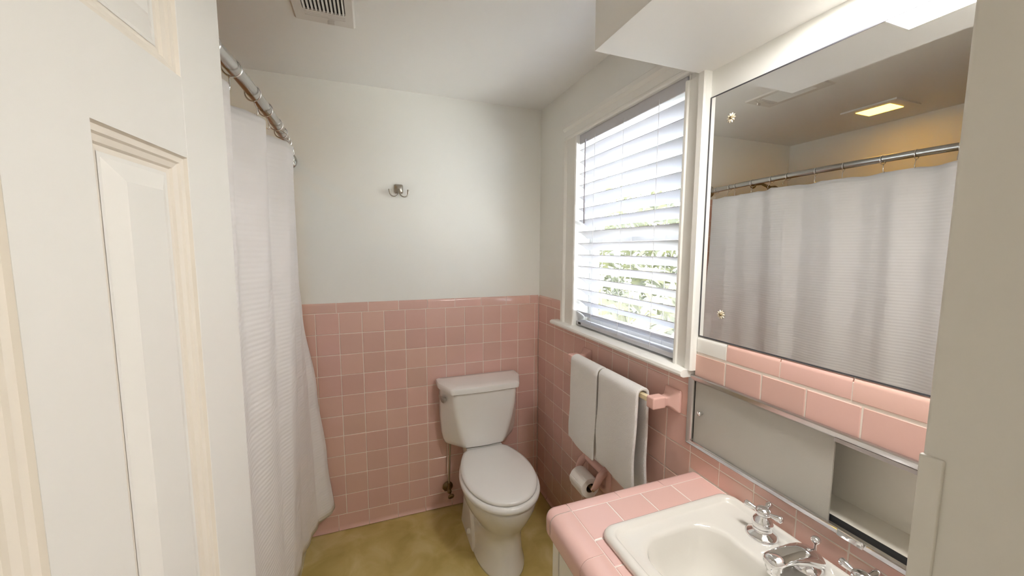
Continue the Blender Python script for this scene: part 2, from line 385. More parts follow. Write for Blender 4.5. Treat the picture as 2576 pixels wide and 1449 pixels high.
m = MB().box(PX-.002, PX+.127, WY1-.003, WY1+.004, WZ0, WZ1).box(PX-.002, PX+.127, WY0-.004, WY0+.003, WZ0, WZ1).box(PX-.002, PX+.127, WY0+.003, WY1-.003, WZ1-.003, WZ1+.004)
obj('jamb_liner', m, 'trim_paint', w1)
def sash(name, x0, x1, z0, z1, lo, hi):
    m = MB().box(x0, x1, WY0+.004, WY0+.045, z0, z1).box(x0, x1, WY1-.045, WY1-.004, z0, z1).box(x0, x1, WY0+.045, WY1-.045, z0, z0+lo).box(x0, x1, WY0+.045, WY1-.045, z1-hi, z1)
    s = obj(name, m, 'sash', w1)
    obj('pane', MB().box((x0+x1)/2-.002, (x0+x1)/2+.002, WY0+.043, WY1-.043, z0+lo-.002, z1-hi+.002), 'pane', s)
    return s
sash('upper_sash', 1.060, 1.084, 1.545, WZ1-.004, .032, .04)
ls = sash('lower_sash', 1.030, 1.056, WZ0+.001, 1.577, .055, .032)
obj('sash_lock', MB().box(1.012, 1.05, 1.28, 1.34, 1.577, 1.589).lathe((1.03, 1.31, 1.589), (0, 0, 1), [(.012, 0), (.012, .008), (.004, .012)], 12), 'old_brass', w1, 40)

# blind
bl = empty('window_blind', (.98, 1.322, 1.16), 'white slatted venetian blind hanging in the window', 'blind')
BY0, BY1 = .992, 1.655
obj('valance', MB().box(.956, .964, BY0, BY1, 2.012, 2.056), 'slat', bl, bevel=.002)
obj('headrail', MB().box(.966, 1.012, BY0+.002, BY1-.002, 2.016, 2.056), 'slat', bl)
TH = math.radians(33); SW = .060; prof = []
for k in range(9):
    t = -1+2*k/8; prof.append((t*SW/2, .0035*(1-t*t)))
ring = [(a, b+.0014) for a, b in prof]+[(a, b-.0014) for a, b in reversed(prof)]
def srot(a, b): return (a*math.cos(TH)+b*math.sin(TH), -a*math.sin(TH)+b*math.cos(TH))
sm = MB().loft([[(srot(a, b)[0], y, srot(a, b)[1]) for a, b in ring] for y in (-(BY1-BY0)/2, (BY1-BY0)/2)], True, True)
slat_me = mesh_of('slat', sm, 'slat', 30)
XC = .957+SW/2*math.cos(TH)
SLZ = [1.986-.0557*k for k in range(15)]
for zt in SLZ: inst('slat', slat_me, bl, (XC, (BY0+BY1)/2, zt-SW/2*math.sin(TH)), (0, random.uniform(-.012, .012), 0))
obj('bottom_rail', MB().box(XC-.026, XC+.026, BY0, BY1, 1.138, 1.156), 'slat', bl, bevel=.003)
for y in (1.52, 1.313, 1.114):
    for x in (.9545, XC+SW/2*math.cos(TH)+.003): obj('ladder_cord', MB().tube([(x, y, 1.15), (x, y, 2.03)], .0011, 6), 'cord', bl)
obj('tilt_wand', MB().tube([(.945, 1.585, 2.02), (.944, 1.583, 1.75), (.944, 1.582, 1.735), (.944, 1.580, 1.632)], [.003, .003, .0045, .0045], 8), 'wand', bl, 40)
obj('rail_clip', MB().box(XC-.0275, XC-.025, 1.612, 1.634, 1.142, 1.152), 'black', bl)

# ------------------------------------------------------------------ mirror and cabinet
mr_ = empty('wall_mirror', (PX, .55, 1.243), 'large frameless wall mirror above the medicine cabinet', 'mirror')
MY0, MY1, MZ0, MZ1 = .19, .892, 1.2425, 1.953
obj('glass', MB().box(.9555, PX-.0005, MY0, MY1, MZ0, MZ1), 'mirror_glass', mr_)
e = .003
obj('edge', MB().box(.9545, PX-.0004, MY1, MY1+e, MZ0-e, MZ1+e).box(.9545, PX-.0004, MY0-e, MY0, MZ0-e, MZ1+e).box(.9545, PX-.0004, MY0, MY1, MZ1, MZ1+e).box(.9545, PX-.0004, MY0, MY1, MZ0-e, MZ0), 'dark_edge', mr_)
def rosette(y, z, lab):
    q = MB()
    for k in range(10):
        a = 2*PI*k/10; c, s = math.cos(a), math.sin(a); t = (-s, c)
        def pt(r, w, h): return (.9548-h, y+c*r+t[0]*w, z+s*r+t[1]*w)
        q.loft([[pt(.003, -.0012, .0), pt(.003, .0012, .0), pt(.003, 0, .002)], [pt(.009, -.003, .0), pt(.009, .003, .0), pt(.009, 0, .003)], [pt(.0135, -.0008, .0), pt(.0135, .0008, .0), pt(.0135, 0, .001)]])
    o = obj('rosette', q, 'rosette', mr_); o['label'] = lab
    obj('screw', MB().lathe((.9548, y, z), (-1, 0, 0), [(.0042, 0), (.004, .004), (.002, .0055), (0, .006)], 12), 'old_brass', o, 60)
rosette(.822, 1.876, 'upper flower-shaped mirror fastener'); rosette(.818, 1.320, 'lower flower-shaped mirror fastener')

mc = empty('medicine_cabinet', (XR, .54, .885), 'recessed chrome-framed cabinet with sliding mirror doors above the sink', 'cabinet')
Cy0, Cy1, Cz0, Cz1 = .158, .917, .882, 1.114
def frame_bar(p0, p1, name, inner, w=.019):
    """mitred chrome bar from corner p0 to p1 (y,z); inner = direction to inside"""
    (ya, za), (yb, zb) = p0, p1; iy, iz = inner
    du = (1 if yb > ya else -1 if yb < ya else 0, 1 if zb > za else -1 if zb < za else 0)
    rows_ = []
    for d, x in ((0, XR-.0005), (.001, XR-.007), (.004, XR-.009), (w-.004, XR-.006), (w, XR-.002), (w, XR+.02)):
        rows_.append([(x, ya+iy*d+du[0]*d, za+iz*d+du[1]*d), (x, yb+iy*d-du[0]*d, zb+iz*d-du[1]*d)])
    q = MB(); q.loft([[r[0] for r in rows_], [r[1] for r in rows_]], True, True)
    return obj(name, q, 'brushed_chrome', mc, 30)
frame_bar((Cy1, Cz1), (Cy0, Cz1), 'top_rail', (0, -1)); fb = frame_bar((Cy1, Cz0), (Cy0, Cz0), 'bottom_rail', (0, 1), .014)
fb.data.materials[0] = MATS['chrome']
frame_bar((Cy1, Cz0), (Cy1, Cz1), 'side_rail', (-1, 0)); frame_bar((Cy0, Cz0), (Cy0, Cz1), 'side_rail', (1, 0))
obj('track_lip', MB().box(XR-.006, XR+.004, Cy0+.02, .505, Cz1-.026, Cz1-.017), 'brushed_chrome', mc)
CB = 1.060
m = MB().box(CB, CB+.004, CY0+.001, CY1-.001, CZ0+.001, CZ1-.001).box(XR+.021, CB, CY0+.001, CY0+.004, CZ0+.001, CZ1-.001).box(XR+.021, CB, CY1-.004, CY1-.001, CZ0+.001, CZ1-.001).box(XR+.022, CB, CY0+.004, CY1-.004, CZ0+.001, .9035).box(XR+.021, CB, CY0+.004, CY1-.004, CZ1-.004, CZ1-.001)
obj('cabinet_box', m, 'cabinet_paint', mc)
obj('lower_track_shade', MB().box(XR+.001, XR+.0215, Cy0+.019, Cy1-.019, Cz0+.001, Cz0+.003).box(XR+.0185, XR+.0215, Cy0+.019, Cy1-.019, Cz0+.003, .9033), 'black', mc)  # black strip stands in for the shade in the track groove
dl = obj('sliding_door', MB().box(XR+.0045, XR+.0085, .508, .896, Cz0+.010, Cz1-.012), 'frosted_glass', mc); dl['label'] = 'frosted glass door with knob'
obj('knob', MB().lathe((XR+.0045, .866, 1.000), (-1, 0, 0), [(.005, 0), (.0035, .006), (.0065, .010), (.0075, .014), (.006, .018), (0, .020)], 16), 'chrome', dl, 60)
dr = obj('sliding_door', MB().box(XR+.013, XR+.017, .520, .898, Cz0+.010, Cz1-.012), 'frosted_glass', mc); dr['label'] = 'frosted glass door on the rear track'
obj('pull', MB().box(XR-.012, XR-.007, .434, .482, Cz0+.002, Cz0+.018), 'chrome', mc, bevel=.002)

# ------------------------------------------------------------------ counter, cabinet, sink, faucet
KX, KY, KZ = .424, .898, .80
ct = empty('tiled_countertop', (.69, .51, .74), 'pink tiled vanity counter with rounded edge tiles', 'countertop')
SKX0, SKX1, SKY0, SKY1 = .512, .944, .250, .757
m = MB().box(KX+.034, SKX0+.03, YF+.003, KY-.034, KZ-.055, KZ-.0012).box(SKX1-.03, XR, YF+.003, KY-.034, KZ-.055, KZ-.0012)
m.box(SKX0+.03, SKX1-.03, SKY1-.03, KY-.034, KZ-.055, KZ-.0012).box(SKX0+.03, SKX1-.03, YF+.003, SKY0+.03, KZ-.055, KZ-.0012)
def inner(pf): return [(min(d+.0015, .034), z-.0015 if z > KZ-.03 else z) for d, z in pf]

FX = .489; FY = .850                                      # inner joints of the edge tiles
def ctile(x0, x1, y0, y1):
    if x1-x0 < .008 or y1-y0 < .008: return
    inst('tile', tile_mesh(x1-x0-G, y1-y0-G, 'tile_bright'), ct, ((x0+x1)/2, (y0+y1)/2, KZ))
fxs = [FX, .600, .715, .829, XR-.0015]
for i in range(4): ctile(fxs[i], fxs[i+1], SKY1-.02, FY)
for i in range(1): pass
ctile(FX, SKX0+.025, .655, SKY1-.02); ctile(FX, SKX0+.025, .545, .655); ctile(FX, SKX0+.025, .435, .545); ctile(FX, SKX0+.025, .325, .435); ctile(FX, SKX0+.025, SKY0+.02, .325)
for i in range(4): ctile(fxs[i], fxs[i+1], YF+.004, SKY0+.02)
def edge_profile(n=8, drop=.066, width=FX-KX):
    """(inward distance, z) from inner joint round the nose to the underside"""
    r = .026; pts = [(width, KZ-.007), (width, KZ-.001), (width-.0015, KZ)]
    for k in range(n+1):
        a = PI/2*k/n; pts.append((r-r*math.sin(a), KZ-r+r*math.cos(a)))
    pts += [(0, KZ-drop+.010), (.002, KZ-drop+.003), (.007, KZ-drop), (.012, KZ-drop), (.012, KZ-.010)]
    return pts
ep = edge_profile()
ez = edge_profile(width=KY-FY)
gi = inner(ep[2:-2]); m.loft([[(KX+d, y, z) for d, z in gi] for y in (YF+.003, KY-.034)])
m.loft([[(x, KY-d, z) for d, z in gi] for x in (KX+.034, XR)])
obj('grout_bed', m, 'grout_counter', ct)
yj = [FY, .694, .540, .386, .232, YF+.004]
for i in range(5):
    obj('edge_tile', MB().loft([[(KX+d, y, z) for d, z in ep] for y in (yj[i]-.0011, yj[i+1]+.0011)]), 'tile_bright', ct, 35)
xj = [FX, .647, .806, XR-.0015]
for i in range(3):
    obj('edge_tile', MB().loft([[(x, KY-d, z) for d, z in ez] for x in (xj[i]+.0011, xj[i+1]-.0011)]), 'tile_bright', ct, 35)
# rounded corner piece
q = MB(); rings = []; NA = 10; Rc = .032
pc = [(min(d, Rc), z) for d, z in ep[2:]]
for k in range(NA+1):
    a = PI/2*k/NA
    rings.append([(KX+Rc-(Rc-d)*math.cos(a), KY-Rc+(Rc-d)*math.sin(a), z) for d, z in pc])
q.loft(rings, False, False, False)
q.add([(KX+Rc, KY-Rc, KZ), (KX+Rc, FY+.0011, KZ), (FX-.0011, FY+.0011, KZ), (FX-.0011, KY-Rc, KZ)], [(0, 1, 2, 3)])
q.loft([[(KX+d, KY-Rc, z) for d, z in pc], [(KX+d, FY+.0011, z) for d, z in pc]], False, False, False)
q.loft([[(KX+Rc, KY-d, z) for d, z in pc], [(FX-.0011, KY-d, z) for d, z in pc]], False, False, False)
obj('corner_tile', q, 'tile_bright', ct, 40)

vc = empty('vanity_cabinet', (.70, .5, 0), 'cream painted vanity cabinet under the pink counter', 'cabinet')
VX, VY, VZ = .452, .886, .742
m = MB().box(VX+.018, XR-.001, VY-.018, VY, .0, VZ).box(VX+.018, XR-.001, YF+.003, YF+.02, 0, VZ).box(VX+.018, XR-.001, YF+.02, VY-.018, .08, .098).box(XR-.012, XR-.001, YF+.02, VY-.018, .098, VZ)
obj('body', m, 'cabinet_paint', vc)
m = MB().box(VX, VX+.018, VY-.033, VY, .08, VZ).box(VX, VX+.018, YF+.003, YF+.035, .08, VZ).box(VX, VX+.018, YF+.035, VY-.033, .690, VZ).box(VX, VX+.018, YF+.035, VY-.033, .08, .11).box(VX, VX+.018, YF+.035, VY-.033, .545, .565)
obj('face_frame', m, 'cabinet_paint', vc)
obj('toe_kick', MB().box(VX+.055, VX+.07, YF+.02, VY-.02, 0, .08), 'cabinet_paint', vc)
for y0, y1 in ((.510, .850), (.16, .504)):
    dw = obj('drawer', MB().box(VX+.001, VX+.017, y0, y1, .568, .6865), 'cabinet_paint', vc, bevel=.002)
    obj('knob', MB().lathe((VX+.001, (y0+y1)/2, .627), (-1, 0, 0), [(.006, 0), (.005, .012), (.014, .018), (.014, .024), (0, .028)], 16), 'chrome', dw, 50)
    d_ = obj('cabinet_door', MB().box(VX+.001, VX+.017, y0, y1, .113, .542), 'cabinet_paint', vc, bevel=.002)
    obj('knob', MB().lathe((VX+.001, (.535 if y0 > .5 else .48), .48), (-1, 0, 0), [(.006, 0), (.005, .012), (.014, .018), (.014, .024), (0, .028)], 16), 'chrome', d_, 50)
obj('drawer_gap_shade', MB().box(VX+.02, VX+.03, YF+.03, VY-.03, .55, .70), 'black', vc)  # black sheet standing in for shade behind the drawer gaps

sk = empty('bathroom_sink', (.73, .5, KZ), 'off-white rectangular enamel sink set into the pink counter', 'sink')
scx, scy, shx, shy = (SKX0+SKX1)/2, (SKY0+SKY1)/2, (SKX1-SKX0)/2, (SKY1-SKY0)/2
bx0, bx1, by0, by1 = .570, .806, .320, .695
bcx, bcy, bhx, bhy = (bx0+bx1)/2, (by0+by1)/2, (bx1-bx0)/2, (by1-by0)/2
rg = []
def R_(ins, r, z): rg.append(rrect(scx, scy, shx-ins, shy-ins, r, z, 8))
def B_(ins, r, z): rg.append(rrect(bcx, bcy, bhx-ins, bhy-ins, r, z, 8))
R_(.004, .034, KZ-.002); R_(0, .036, KZ+.002); R_(.0, .036, KZ+.008); R_(.003, .036, KZ+.014); R_(.009, .036, KZ+.0175); R_(.017, .034, KZ+.0175); R_(.022, .03, KZ+.0145); R_(.026, .022, KZ+.009); R_(.031, .02, KZ+.0065)
B_(-.012, .072, KZ+.006); B_(-.004, .07, KZ+.0055); B_(.001, .068, KZ+.003); B_(.005, .066, KZ-.004); B_(.011, .062, KZ-.04); B_(.026, .06, KZ-.085); B_(.045, .06, KZ-.112); B_(.075, .045, KZ-.122); B_(.11, .02, KZ-.125)
obj('bowl', MB().loft(rg, False, True), 'sink_enamel', sk, 180)
obj('drain', MB().lathe((bcx, bcy, KZ-.1255), (0, 0, 1), [(.022, 0), (.022, .003), (.017, .004), (.015, .002), (0, .002)]), 'chrome', sk, 40)

fc = empty('faucet', (.885, .505, KZ+.0062), 'chrome widespread faucet with cross handles behind sink bowl', 'faucet')
FZ = KZ+.0062
def handle(y, a0):
    x = .885; k = 1.13
    h = obj('handle', MB().lathe((x, y, FZ), (0, 0, 1), [(r*k, z*k) for r, z in [(.031, 0), (.031, .003), (.027, .007), (.019, .011), (.016, .015), (.019, .021), (.0205, .029), (.018, .037), (.013, .042), (.011, .046), (.015, .050), (.016, .055), (.013, .061), (.006, .064), (0, .0645)]], 28), 'chrome', fc, 70)
    for a in (a0, a0+PI*.97, a0-PI/2):
        c, s = math.cos(a), math.sin(a); z = FZ+.060
        obj('handle_arm', MB().tube([(x+c*d, y+s*d, z+e) for d, e in ((.009, 0), (.021, .001), (.030, .002), (.039, .003), (.043, .003))], [.005, .0054, .0075, .0082, .0035], 12), 'chrome', h, 70)
handle(.606, PI/2+.30); handle(.404, PI/2-.15)
def spr(x, w, z, h):      # cross-section of the spout: rounded, at place x
    return [(x, .505+w*math.cos(t), z+h*math.sin(t)) for t in [2*PI*k/20 for k in range(20)]]
rg = [spr(.921, .006, FZ+.010, .010), spr(.916, .022, FZ+.014, .015), spr(.902, .031, FZ+.020, .021), spr(.882, .030, FZ+.027, .022), spr(.855, .025, FZ+.037, .019), spr(.825, .0215, FZ+.044, .014), spr(.795, .0205, FZ+.047, .012), spr(.775, .0195, FZ+.046, .011), spr(.766, .013, FZ+.044, .008)]
sp = obj('spout', MB().loft(rg), 'chrome', fc, 70)
obj('spout_base', MB().lathe((.889, .505, FZ), (0, 0, 1), [(.031, 0), (.031, .003), (.027, .007), (.022, .012), (.018, .016), (0, .017)], 28), 'chrome', fc, 60)
obj('aerator', MB().lathe((.783, .505, FZ+.041), (0, 0, -1), [(.016, 0), (.0165, .012), (.0135, .015), (.0135, .024), (.011, .0245), (.0, .022)], 20), 'chrome', sp, 50)
obj('lift_knob', MB().lathe((.915, .505, FZ+.015), (0, 0, 1), [(.003, 0), (.003, .030), (.007, .034), (.010, .039), (.010, .043), (.006, .047), (0, .048)], 16), 'chrome', fc, 60)

# ------------------------------------------------------------------ toilet
TCX = .552
to = empty('toilet', (TCX, 1.8, 0), 'white two-piece toilet with closed lid against pink tile', 'toilet')
def tank_ring(yb, yf, wb_, wf, z, r=.03, n=5):
    """plan outline: back edge straight, front corners cut in"""
    pts = []; cut = .55*(yb-yf)
    raw = [(wb_, yb), (-wb_, yb), (-wb_, yb-(yb-yf)*.38), (-wf, yf+.004), (-wf*.5, yf), (0, yf-.004), (wf*.5, yf), (wf, yf+.004), (wb_, yb-(yb-yf)*.38)]
    for i, p in enumerate(raw):
        a = Vector(raw[i-1]); b_ = Vector(p); c_ = Vector(raw[(i+1) % len(raw)])
        rr = min(r, (a-b_).length*.45, (c_-b_).length*.45)
        p0 = b_+(a-b_).normalized()*rr; p1 = b_+(c_-b_).normalized()*rr
        for k in range(n):
            t = k/(n-1); q = p0*(1-t)**2+b_*2*t*(1-t)+p1*t*t; pts.append((TCX+q.x, q.y, z))
    return pts
rg = []
for t, z in ((0, .432), (.0, .428), (.05, .438), (.13, .462), (.25, .50), (.5, .585), (.75, .665), (1, .752)):
    s = 1-(1-t)**1.7; sb = 1-(1-t)**5; i0 = .014 if z == .428 else 0
    rg.append(tank_ring(2.086-i0, 1.922-.028*s+i0, .196+.027*sb-i0, .104+.070*s-i0, z, .02))
rg[0] = tank_ring(2.05, 1.96, .12, .08, .427, .02)
obj('tank', MB().loft(rg), 'porcelain', to, 50)
lz = .752
rg = [tank_ring(2.092, 1.886, .228, .180, lz, .016), tank_ring(2.096, 1.880, .236, .186, lz+.004, .016), tank_ring(2.096, 1.878, .238, .188, lz+.024, .016), tank_ring(2.094, 1.882, .235, .184, lz+.033, .016), tank_ring(2.088, 1.892, .226, .176, lz+.037, .014), tank_ring(2.06, 1.92, .19, .14, lz+.0385, .012)]
obj('tank_lid', MB().loft(rg), 'porcelain', to, 42)
q = MB().lathe((TCX-.203, 1.972, .708), (-.908, -.42, 0), [(.010, -.006), (.010, .008), (.007, .011), (.005, .018)], 14)
obj('flush_lever', q.tube([(TCX-.213, 1.945, .702), (TCX-.219, 1.956, .710), (TCX-.228, 1.975, .717), (TCX-.235, 1.994, .723)], [.008, .0125, .009, .004], 10, sx=1.3, sy=.7), 'nickel', to, 60)
def oval(yb, yf, w, z, wb=.64, cx=TCX):
    """plan outline: round front at yf, nearly straight hinge edge at yb"""
    cy = yb-(yb-yf)*.47; pts = []
    for k in range(25):
        a = PI+PI*k/24; c, s = math.cos(a), math.sin(a)
        pts.append((cx+w*math.copysign(abs(c)**.96, c), cy-(cy-yf)*abs(s)**.96, z))
    side = [(t, w*(1-(1-wb)*t**1.9)) for t in (.15, .3, .45, .6, .72, .82, .9)]
    for t, x in side: pts.append((cx+x, cy+(yb-cy)*t, z))
    pts += [(cx+w*wb*.97, cy+(yb-cy)*.965, z), (cx+w*wb*.86, yb-.001, z), (cx+w*wb*.6, yb, z), (cx, yb, z), (cx-w*wb*.6, yb, z), (cx-w*wb*.86, yb-.001, z), (cx-w*wb*.97, cy+(yb-cy)*.965, z)]
    for t, x in reversed(side): pts.append((cx-x, cy+(yb-cy)*t, z))
    return pts
# bowl and pedestal in one surface
rg = [oval(1.90, 1.490, .120, 0, .8), oval(1.90, 1.490, .120, .010, .8), oval(1.89, 1.497, .113, .03, .8), oval(1.88, 1.505, .107, .08, .8), oval(1.88, 1.508, .104, .15, .8), oval(1.89, 1.500, .108, .20, .8),
      oval(1.90, 1.482, .128, .235, .8), oval(1.91, 1.458, .152, .275, .75), oval(1.92, 1.437, .170, .32, .7), oval(1.925, 1.426, .178, .36, .68), oval(1.925, 1.425, .179, .372, .66), oval(1.91, 1.44, .165, .374, .66)]
obj('bowl', MB().loft(rg), 'porcelain', to, 180)
# rear shelf that carries the tank, and the trapway foot behind
rg = [rrect(TCX, 1.965, .085, .105, .04, .30), rrect(TCX, 1.965, .095, .11, .04, .35), rrect(TCX, 1.965, .10, .115, .04, .405), rrect(TCX, 1.965, .10, .115, .04, .426)]
obj('tank_shelf', MB().loft(rg), 'porcelain', to, 60)
rg = [rrect(TCX, 1.85, .125, .17, .06, 0, 8), rrect(TCX, 1.85, .122, .167, .06, .03, 8), rrect(TCX, 1.875, .115, .14, .06, .10, 8), rrect(TCX, 1.91, .112, .10, .06, .20, 8), rrect(TCX, 1.93, .11, .085, .05, .31, 8)]
obj('foot', MB().loft(rg), 'porcelain', to, 70)
for s in (-1, 1): obj('bolt_cap', MB().lathe((TCX+s*.118, 1.80, .05), (s, -.1, .35), [(.013, 0), (.0135, .010), (.010, .015), (0, .017)], 16), 'seat_plastic', to, 60)
rg = [oval(1.915, 1.424, .181, .374), oval(1.920, 1.417, .187, .379), oval(1.920, 1.416, .188, .390), oval(1.918, 1.419, .186, .400), oval(1.912, 1.426, .180, .405)]
obj('seat', MB().loft(rg), 'seat_plastic', to, 60)
rg = [oval(1.922, 1.438, .170, .4075), oval(1.928, 1.431, .177, .4105), oval(1.928, 1.430, .178, .418), oval(1.924, 1.435, .174, .425), oval(1.91, 1.452, .160, .4295), oval(1.86, 1.53, .10, .4325)]
obj('lid', MB().loft(rg), 'seat_plastic', to, 60)
for s in (-1, 1): obj('hinge', MB().lathe((TCX+s*.075, 1.925, .408), (s, 0, 0), [(.009, -.018), (.010, -.016), (.010, .016), (.009, .018)], 12), 'seat_plastic', to, 60)
# water supply
sv = empty('shutoff_valve', (.385, YB, .11), 'tarnished brass water shutoff valve low on tile beside toilet', 'valve')
vx, vz = .378, .122
obj('escutcheon', MB().lathe((vx, YB, vz), (0, -1, 0), [(.030, 0), (.030, .003), (.026, .007), (.014, .010), (.012, .012)], 20), 'old_brass', sv, 50)
obj('valve_body', MB().lathe((vx, YB-.005, vz), (0, -1, 0), [(.008, 0), (.008, .03), (.012, .03), (.012, .052), (.009, .055)], 16).tube([(vx, YB-.042, vz), (vx, YB-.042, vz+.045)], [.009, .007], 12), 'old_brass', sv, 50)
obj('valve_handle', MB().lathe((vx+.004, YB-.058, vz-.012), (.1, -.8, -.5), [(.005, 0), (.006, .008), (.017, .010), (.019, .016), (.016, .022), (.006, .024)], 10), 'old_brass', sv, 50)
obj('supply_line', MB().tube([(vx, YB-.042, vz+.04), (vx+.002, YB-.044, vz+.12), (vx+.006, YB-.05, .36), (vx+.006, YB-.055, .432)], .0052, 10), 'nickel', sv, 60)

# ------------------------------------------------------------------ hook, towel bar, towels, paper
hk = empty('robe_hook', (.143, PY, 1.82), 'small brushed nickel double robe hook on white wall', 'hook')
hy = PY; hc = .143
def hp(w, h, y, n=6): return [(x, y, z+1.823) for x, z, _ in rrect(hc, 0, w, h, .008, 0, 4)]
obj('plate', MB().loft([hp(.021, .0225, hy), hp(.022, .0235, hy-.004), hp(.019, .020, hy-.009), hp(.010, .011, hy-.014)]), 'nickel', hk, 40)
for s in (-1, 1):
    pts = [(hc+s*.002, hy-.012, 1.820), (hc+s*.002, hy-.024, 1.812), (hc+s*.004, hy-.028, 1.800)]
    for k in range(9):
        a = PI*1.12*k/8; pts.append((hc+s*(.005+.020*(1-math.cos(a))), hy-.029-.004*math.sin(a), 1.797-.017*math.sin(a)))
    pts = pts[:-1]; pts.append((hc+s*.047, hy-.029, 1.817))
    obj('hook_arm', MB().tube(pts, [.004]*3+[.0032]*(len(pts)-5)+[.0045, .0065], 10), 'nickel', hk, 50)

tb = empty('towel_bar', (.905, 1.25, 1.0), 'pink ceramic towel bar with cream rod under window', 'towel bar')
TBX, TBZ = .872, 1.003
def post(y, nm):
    q = MB(); rg = []
    for x, h in ((XR-.001, .039), (XR-.006, .039), (XR-.010, .036), (XR-.020, .026), (XR-.032, .018), (XR-.042, .0165), (XR-.050, .018)):
        rg.append([(x, py, pz) for py, pz, _ in rrect(y, TBZ, h*.92, h, .006, 0, 3)])
    o = obj('post', q.loft(rg), 'ceramic_pink', tb, 40)
    b_ = MB().box(TBX-.021, XR-.048, y-.0185, y+.0185, TBZ-.0205, TBZ+.0205)
    obj('socket', b_, 'ceramic_pink', o, bevel=.006, seg=3)
post(.982, 'a'); post(1.530, 'b')
obj('rod', MB().box(TBX-.0085, TBX+.0085, .985, 1.527, TBZ-.0085, TBZ+.0085), 'cream_plastic', tb, bevel=.0015)

def towel(y0, y1, zf, zb, seed, label):
    rnd = random.Random(seed); ph = [rnd.uniform(0, 6.3) for _ in range(8)]
    T = .012; R = .0085+.004
    path = []                                        # centre line: front hem -> over the bar -> back hem
    nf = 22
    for k in range(nf+1):
        t = k/nf; z = zf+(TBZ+.004-zf)*t; path.append((TBX-R-T/2-.004-.010*(1-t)**1.5*math.sin((1-t)*2.2), z, 'f', 1-t))
    for k in range(1, 8):
        a = PI*k/8; path.append((TBX-(R+T/2+.004)*math.cos(a), TBZ+.004+(R+T/2)*math.sin(a), 'o', 0))
    for k in range(nf+1):
        t = k/nf; z = TBZ+.004+(zb-TBZ-.004)*t; path.append((TBX+R+T/2+.004+.004*t, z, 'b', t))
    ny = 18; q = MB(); rings = []
    for x, z, side, t in path:
        row = []
        for j in range(ny+1):
            v = j/ny; y = y0+(y1-y0)*v
            wob = .0035*math.sin(3.1*v+ph[0]+2*t)+.0025*math.sin(7.3*v+ph[1]-3*t)
            yy = y+(.006*math.sin(5*t+ph[2])+.003*math.sin(13*t+ph[3]))*t*(1 if v > .5 else .6)
            zz = z+(.006*math.sin(4*v+ph[4])-.004)*t
            row.append((x+wob*t*(1 if side == 'f' else .5), yy, zz))
        rings.append(row)
    q.loft(rings, False, False, False)
    o = obj('hand_towel', q, 'towel', None, 180)
    md = o.modifiers.new('thick', 'SOLIDIFY'); md.thickness = T; md.offset = 0
    md = o.modifiers.new('round', 'BEVEL'); md.width = .0045; md.segments = 3; md.limit_method = 'ANGLE'; md.angle_limit = math.radians(60)
    return tag(o, label, 'towel', 'white hand towels on the towel bar')
towel(1.291, 1.503, .640, .60, 3, 'white terry hand towel nearest the toilet on pink towel bar')
towel(1.040, 1.277, .648, .63, 5, 'white terry hand towel nearest the vanity on pink towel bar')

th = empty('paper_holder', (.93, 1.42, .5), 'glossy pink ceramic toilet paper holder on tile below towels', 'paper holder')
HYc, HZc = 1.408, .500
rg = []
for x, h, wd in ((XR-.001, .075, .092), (XR-.008, .075, .092), (XR-.014, .070, .087), (XR-.017, .060, .077)):
    rg.append([(x, py, pz) for py, pz, _ in rrect(HYc, HZc, wd, h, .02, 0, 5)])
for x, h, wd in ((XR-.016, .052, .068), (XR-.006, .046, .060)):
    rg.append([(x, py, pz) for py, pz, _ in rrect(HYc, HZc, wd, h, .02, 0, 5)])
obj('backplate', MB().loft(rg, False, True), 'ceramic_pink', th, 50)
RX, RZ = .872, .470
obj('top_bar', MB().tube([(XR-.020, HYc-.082, HZc+.032), (XR-.022, HYc-.06, HZc+.036), (XR-.022, HYc+.06, HZc+.036), (XR-.020, HYc+.082, HZc+.032)], [.016, .020, .020, .016], 16), 'ceramic_pink', th, 70)
for s in (-1, 1):
    y = HYc+s*.074
    pts = [(XR-.012, y-s*.012, HZc+.034), (XR-.030, y, HZc+.034), (XR-.048, y+s*.002, HZc+.022), (XR-.062, y+s*.002, HZc-.002), (XR-.070, y, HZc-.020), (RX-.002, y-s*.006, RZ-.006)]
    obj('arm', MB().tube(pts, [.020, .020, .0185, .0165, .0145, .010], 16, sx=1.05, sy=.8), 'ceramic_pink', th, 70)
obj('spindle', MB().tube([(RX, HYc-.078, RZ), (RX, HYc+.078, RZ)], .008, 12), 'brass', th, 50)
tp = empty('toilet_paper_roll', (RX, HYc, RZ-.05), 'white toilet paper roll on the pink ceramic holder', 'toilet paper')
RR_ = .046; q = MB(); yA, yB2 = HYc-.052, HYc+.054; n = 40
def circ(r, y): return [(RX+r*math.cos(2*PI*k/n), y, RZ-.006+r*math.sin(2*PI*k/n)) for k in range(n)]
obj('paper', q.loft([circ(.021, yA), circ(RR_-.002, yA), circ(RR_, yA+.002), circ(RR_, yB2-.002), circ(RR_-.002, yB2), circ(.021, yB2), circ(.021, yA)], False, False), 'paper', tp, 40)
obj('core', MB().loft([circ(.0205, yA+.001), circ(.0205, yB2-.001), circ(.019, yB2-.001), circ(.019, yA+.001), circ(.0205, yA+.001)], False, False), 'cardboard', tp, 40)
pts = []
for k in range(8):
    a = PI*.9+PI*.28*k/7; pts.append((RX+(RR_+.001)*math.cos(a), RZ-.006+(RR_+.001)*math.sin(a)))
pts.append((pts[-1][0]+.006, pts[-1][1]-.012))
obj('loose_end', MB().loft([[(x, yA+.001, z) for x, z in pts]+[(x+.0008, yA+.001, z+.0004) for x, z in reversed(pts)], [(x, yB2-.001, z) for x, z in pts]+[(x+.0008, yB2-.001, z+.0004) for x, z in reversed(pts)]]), 'paper', tp, 40)

